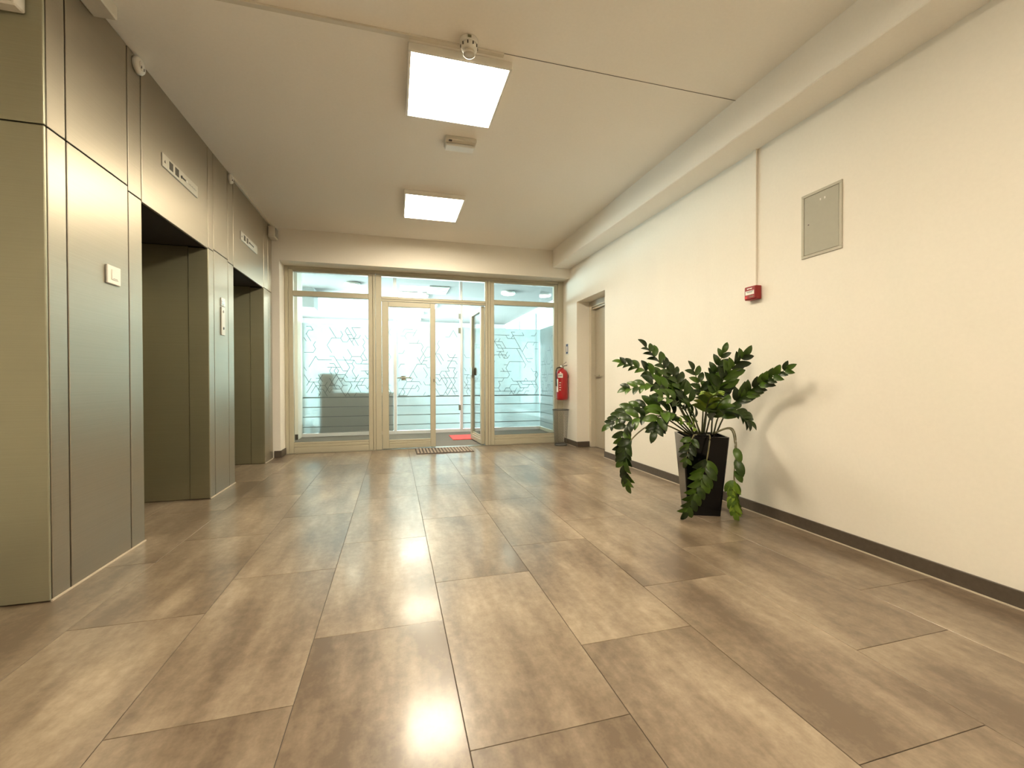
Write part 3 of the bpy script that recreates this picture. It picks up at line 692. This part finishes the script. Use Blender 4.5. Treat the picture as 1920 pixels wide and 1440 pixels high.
# ribbed entrance mat
t = thing('entrance_mat', 'brown ribbed entrance mat in front of the glass doors', 'mat', (0.65, 5.86, 0))
box('backing', 0.27, 1.02, 5.64, 6.07, 0.0005, 0.006, 'matbase', t, 0.001)
for k in range(17):
    x = 0.285 + k * 0.0432
    box('rib', x, x + 0.026, 5.652, 6.058, 0.006, 0.014, 'matrib', t, 0.002)

# ------------------------------------------------------------------ planter and plant
P1 = Vector((1290, 965.5)); P2 = Vector((1352, 968))
def floor_pt(px, py):
    d = CR * ((px - 960) / F_PX) + CU * ((720 - py) / F_PX) + CF
    return CAM + d * (-CAM.z / d.z)
A0, A1 = floor_pt(1290, 965.5), floor_pt(1352, 968.5)
eX = (A1 - A0).normalized(); wB = (A1 - A0).length
eY = Vector((-eX.y, eX.x, 0))
pc = (A0 + A1) / 2 + eY * wB / 2
HP = 0.555
t = thing('planter', 'tall tapered square black planter against the right wall', 'planter', pc)
def quad(h, z, rad=0.012):
    out = []
    for sx, sy, a0 in ((-1, -1, 180), (1, -1, 270), (1, 1, 0), (-1, 1, 90)):
        for k in range(4):
            a = math.radians(a0 + 30 * k); q = eX * (sx * (h - rad) + rad * math.cos(a)) + eY * (sy * (h - rad) + rad * math.sin(a))
            out.append(pc + q + Vector((0, 0, z)))
    return out
def loft(name, levels, mat, cap0=True, cap1=True, rad=0.012):
    bm = bmesh.new(); rs = [[bm.verts.new(p) for p in quad(h, z, rad)] for h, z in levels]
    n = len(rs[0])
    for a, b in zip(rs, rs[1:]):
        for k in range(n): bm.faces.new((a[k], a[(k + 1) % n], b[(k + 1) % n], b[k]))
    if cap0: bm.faces.new(rs[0][::-1])
    if cap1: bm.faces.new(rs[-1])
    bmesh.ops.recalc_face_normals(bm, faces=bm.faces)
    return finish(bm, name, mat, t)
hb, ht = wB / 2, 0.152
loft('body', [(hb, 0.0), (ht, HP), (ht - 0.012, HP), (ht - 0.02, HP - 0.07)], 'black', True, False)
loft('soil', [(ht - 0.022, HP - 0.06), (ht - 0.022, HP - 0.045)], 'soil')
DP = (pc - CAM).dot(CF)                      # distance of the planter along the view axis

random.seed(21)
def leaf_mesh(name, mat, wid):
    bm = bmesh.new(); n = 7; rows = []
    for i in range(n + 1):
        s = i / n
        w = wid * math.sin(math.pi * min(1, s ** 0.92 * 0.985 + 0.012)) ** 0.62
        z = 0.10 * math.sin(math.pi * s) - 0.12 * s * s
        rows.append([bm.verts.new((s, -w, z + w * 0.35)), bm.verts.new((s, 0, z)), bm.verts.new((s, w, z + w * 0.35))])
    for a, b in zip(rows, rows[1:]):
        bm.faces.new((a[0], b[0], b[1], a[1])); bm.faces.new((a[1], b[1], b[2], a[2]))
    me = bpy.data.meshes.new(name); bm.to_mesh(me); bm.free(); me.materials.append(M[mat])
    for f in me.polygons: f.use_smooth = True
    return me
LEAVES = {'leaf': leaf_mesh('leaf', 'leaf', 0.25), 'leaflime': leaf_mesh('leaf', 'leaflime', 0.25)}
plant = thing('zamioculcas_plant', 'large bushy plant with arching stems of glossy oval leaves in the black planter', 'plant', pc + Vector((0, 0, HP - 0.05)))
def add_leaf(parent, base, d, up, size, kind):
    x = d.normalized(); y = up.cross(x)
    if y.length < 1e-3: y = Vector((1, 0, 0)).cross(x)
    y.normalize(); z = x.cross(y)
    o = bpy.data.objects.new('leaf', LEAVES[kind]); link(o, parent)
    m = Matrix(((x.x, y.x, z.x), (x.y, y.y, z.y), (x.z, y.z, z.z))).to_4x4() @ Matrix.Diagonal((size, size, size, 1))
    m.translation = base - WLOC[parent.name]
    o.matrix_local = m
def stem(pts, t0=0.42, kind='leaf', size=0.080, step=0.054, face=None, r=0.0055, mat='stem', spread=0.95, sides=(1, -1)):
    """pts: (px, py, depth offset from planter centre); root is added inside the planter"""
    P = [at(x, y, DP + d) for x, y, d in pts]
    C = spline(P, 8)
    n = len(C)
    bm = bmesh.new(); tube(bm, C, [r * (1 - 0.72 * i / (n - 1)) + 0.0006 for i in range(n)], 6)
    so = finish(bm, 'stem', mat, plant, True)
    ln = [0.0]
    for a, b in zip(C, C[1:]): ln.append(ln[-1] + (b - a).length)
    tot = ln[-1]; s = tot * t0; k = 0
    while s < tot:
        i = max(j for j in range(n) if ln[j] <= s); i = min(i, n - 2)
        f = (s - ln[i]) / max(1e-6, ln[i + 1] - ln[i]); p = C[i].lerp(C[i + 1], f); tg = (C[i + 1] - C[i]).normalized()
        nrm = face.copy() if face is not None else (-CF * 0.75 + Vector((0, 0, 0.75)))
        nrm = (nrm - tg * nrm.dot(tg)).normalized()
        sd = nrm.cross(tg).normalized()
        frac = s / tot
        sz = 1.28 * size * (0.72 + 0.45 * math.sin(math.pi * min(1, 0.25 + frac * 0.7))) * random.uniform(0.88, 1.1)
        for q in sides:
            jit = Vector((random.uniform(-1, 1), random.uniform(-1, 1), random.uniform(-1, 1))) * 0.16
            d = (sd * q * spread + tg * (0.55 + 0.5 * frac) + nrm * 0.25 + jit)
            upv = (nrm + jit + sd * q * -0.35)
            add_leaf(so, p + tg * random.uniform(-0.006, 0.006), d, upv, sz, kind)
        s += step * random.uniform(0.9, 1.12); k += 1
    add_leaf(so, C[-1], (C[-1] - C[-3]), nrm, size * 1.1, kind)
    return so
# left, upward
stem([(1308, 812, 0.02), (1283, 752, -0.02), (1252, 700, -0.02), (1212, 652, 0.02)], 0.50)
stem([(1300, 812, 0.05), (1262, 745, 0.05), (1222, 702, 0.06), (1168, 682, 0.10)], 0.48, size=0.075)
stem([(1302, 814, -0.02), (1270, 755, -0.06), (1232, 722, -0.08), (1180, 730, -0.08)], 0.42)
stem([(1312, 812, 0.0), (1296, 765, -0.04), (1280, 735, -0.06), (1262, 700, -0.03)], 0.52, size=0.078)
stem([(1306, 812, -0.05), (1285, 770, -0.12), (1268, 752, -0.16), (1240, 745, -0.20)], 0.50, size=0.075)
# left, drooping
stem([(1296, 814, 0.0), (1240, 768, 0.0), (1192, 768, 0.02), (1146, 796, 0.02)], 0.45, size=0.078, step=0.042)
stem([(1294, 815, -0.03), (1236, 780, -0.08), (1180, 792, -0.10), (1162, 838, -0.10)], 0.55, size=0.072, step=0.05)
stem([(1292, 816, -0.05), (1232, 794, -0.12), (1186, 822, -0.15), (1173, 862, -0.15), (1178, 905, -0.14)], 0.62, size=0.075, step=0.034, mat='stempale', face=Vector((-1, -0.6, 0.2)), spread=0.6)
stem([(1300, 815, -0.06), (1262, 776, -0.16), (1238, 778, -0.24), (1228, 806, -0.28)], 0.48, size=0.086, step=0.034)
# centre
stem([(1316, 812, 0.0), (1318, 762, 0.0), (1312, 725, 0.0), (1300, 695, 0.02)], 0.55, size=0.075)
stem([(1320, 812, 0.04), (1328, 755, 0.06), (1340, 705, 0.03), (1356, 662, 0.0)], 0.50, size=0.075, spread=0.8)
stem([(1324, 812, 0.0), (1340, 752, 0.0), (1360, 705, -0.07), (1392, 668, -0.14)], 0.45, face=-CF, size=0.084, step=0.044)
stem([(1318, 812, -0.05), (1324, 770, -0.14), (1330, 748, -0.24), (1334, 742, -0.34)], 0.40, kind='leaflime', size=0.088, step=0.040, face=Vector((0, 0, 1)), spread=1.2)
stem([(1314, 814, -0.06), (1302, 785, -0.12), (1292, 770, -0.16), (1286, 762, -0.20)], 0.50, kind='leaf', size=0.066, step=0.042)
stem([(1310, 815, -0.08), (1300, 800, -0.13), (1288, 792, -0.17), (1276, 790, -0.21)], 0.40, kind='leaflime', size=0.05, step=0.045)
# right
stem([(1342, 814, 0.0), (1366, 768, -0.06), (1412, 728, -0.19), (1474, 693, -0.42)], 0.40, face=Vector((-0.35, -0.9, 0.35)), size=0.066, step=0.040, spread=0.7)
stem([(1338, 813, -0.03), (1348, 780, -0.08), (1368, 768, -0.12), (1400, 790, -0.14)], 0.42, size=0.082, step=0.038)
stem([(1334, 813, -0.05), (1336, 785, -0.12), (1344, 768, -0.18), (1362, 770, -0.24)], 0.50, size=0.08, step=0.036)
stem([(1334, 813, 0.0), (1372, 803, -0.08), (1381, 842, -0.16), (1376, 895, -0.18), (1381, 958, -0.20)], 0.72, kind='leaflime', size=0.075, step=0.030, mat='stempale', face=Vector((-1, -0.4, 0.1)), spread=0.45, r=0.006)
stem([(1334, 814, -0.02), (1370, 805, -0.09), (1379, 848, -0.17), (1377, 880, -0.18), (1378, 915, -0.18)], 0.50, size=0.08, step=0.075, mat='stempale', face=-CF, spread=0.35, sides=(1,))
# front, hanging over the rim
stem([(1326, 815, -0.06), (1331, 822, -0.19), (1322, 875, -0.21), (1303, 925, -0.21), (1288, 955, -0.20)], 0.45, size=0.078, step=0.048, mat='stempale', sides=(1, -1), face=-CF, spread=0.9)
stem([(1306, 815, -0.07), (1300, 818, -0.19), (1291, 842, -0.22), (1286, 862, -0.22)], 0.55, size=0.055, step=0.032, mat='stempale')

# leafy plant blurred behind the frosted glass on the right
t = thing('potted_plant', 'dim green potted plant behind the frosted glass on the right', 'plant', (2.12, 8.3, 0))
bm = bmesh.new(); lathe(bm, [(0.10, 0.0), (0.13, 0.30), (0.115, 0.30), (0.11, 0.27)], (2.12, 8.30, -0.004), seg=20); finish(bm, 'pot', 'counter', t, True)
random.seed(5)
for k in range(22):
    a = random.uniform(0, 6.28); z = 0.28 + 0.022 * k
    add_leaf(t, Vector((2.12 + 0.03 * math.cos(a), 8.30 + 0.03 * math.sin(a), z)), Vector((math.cos(a), math.sin(a), 0.7)), Vector((0, 0, 1)), 0.17, 'leaf')
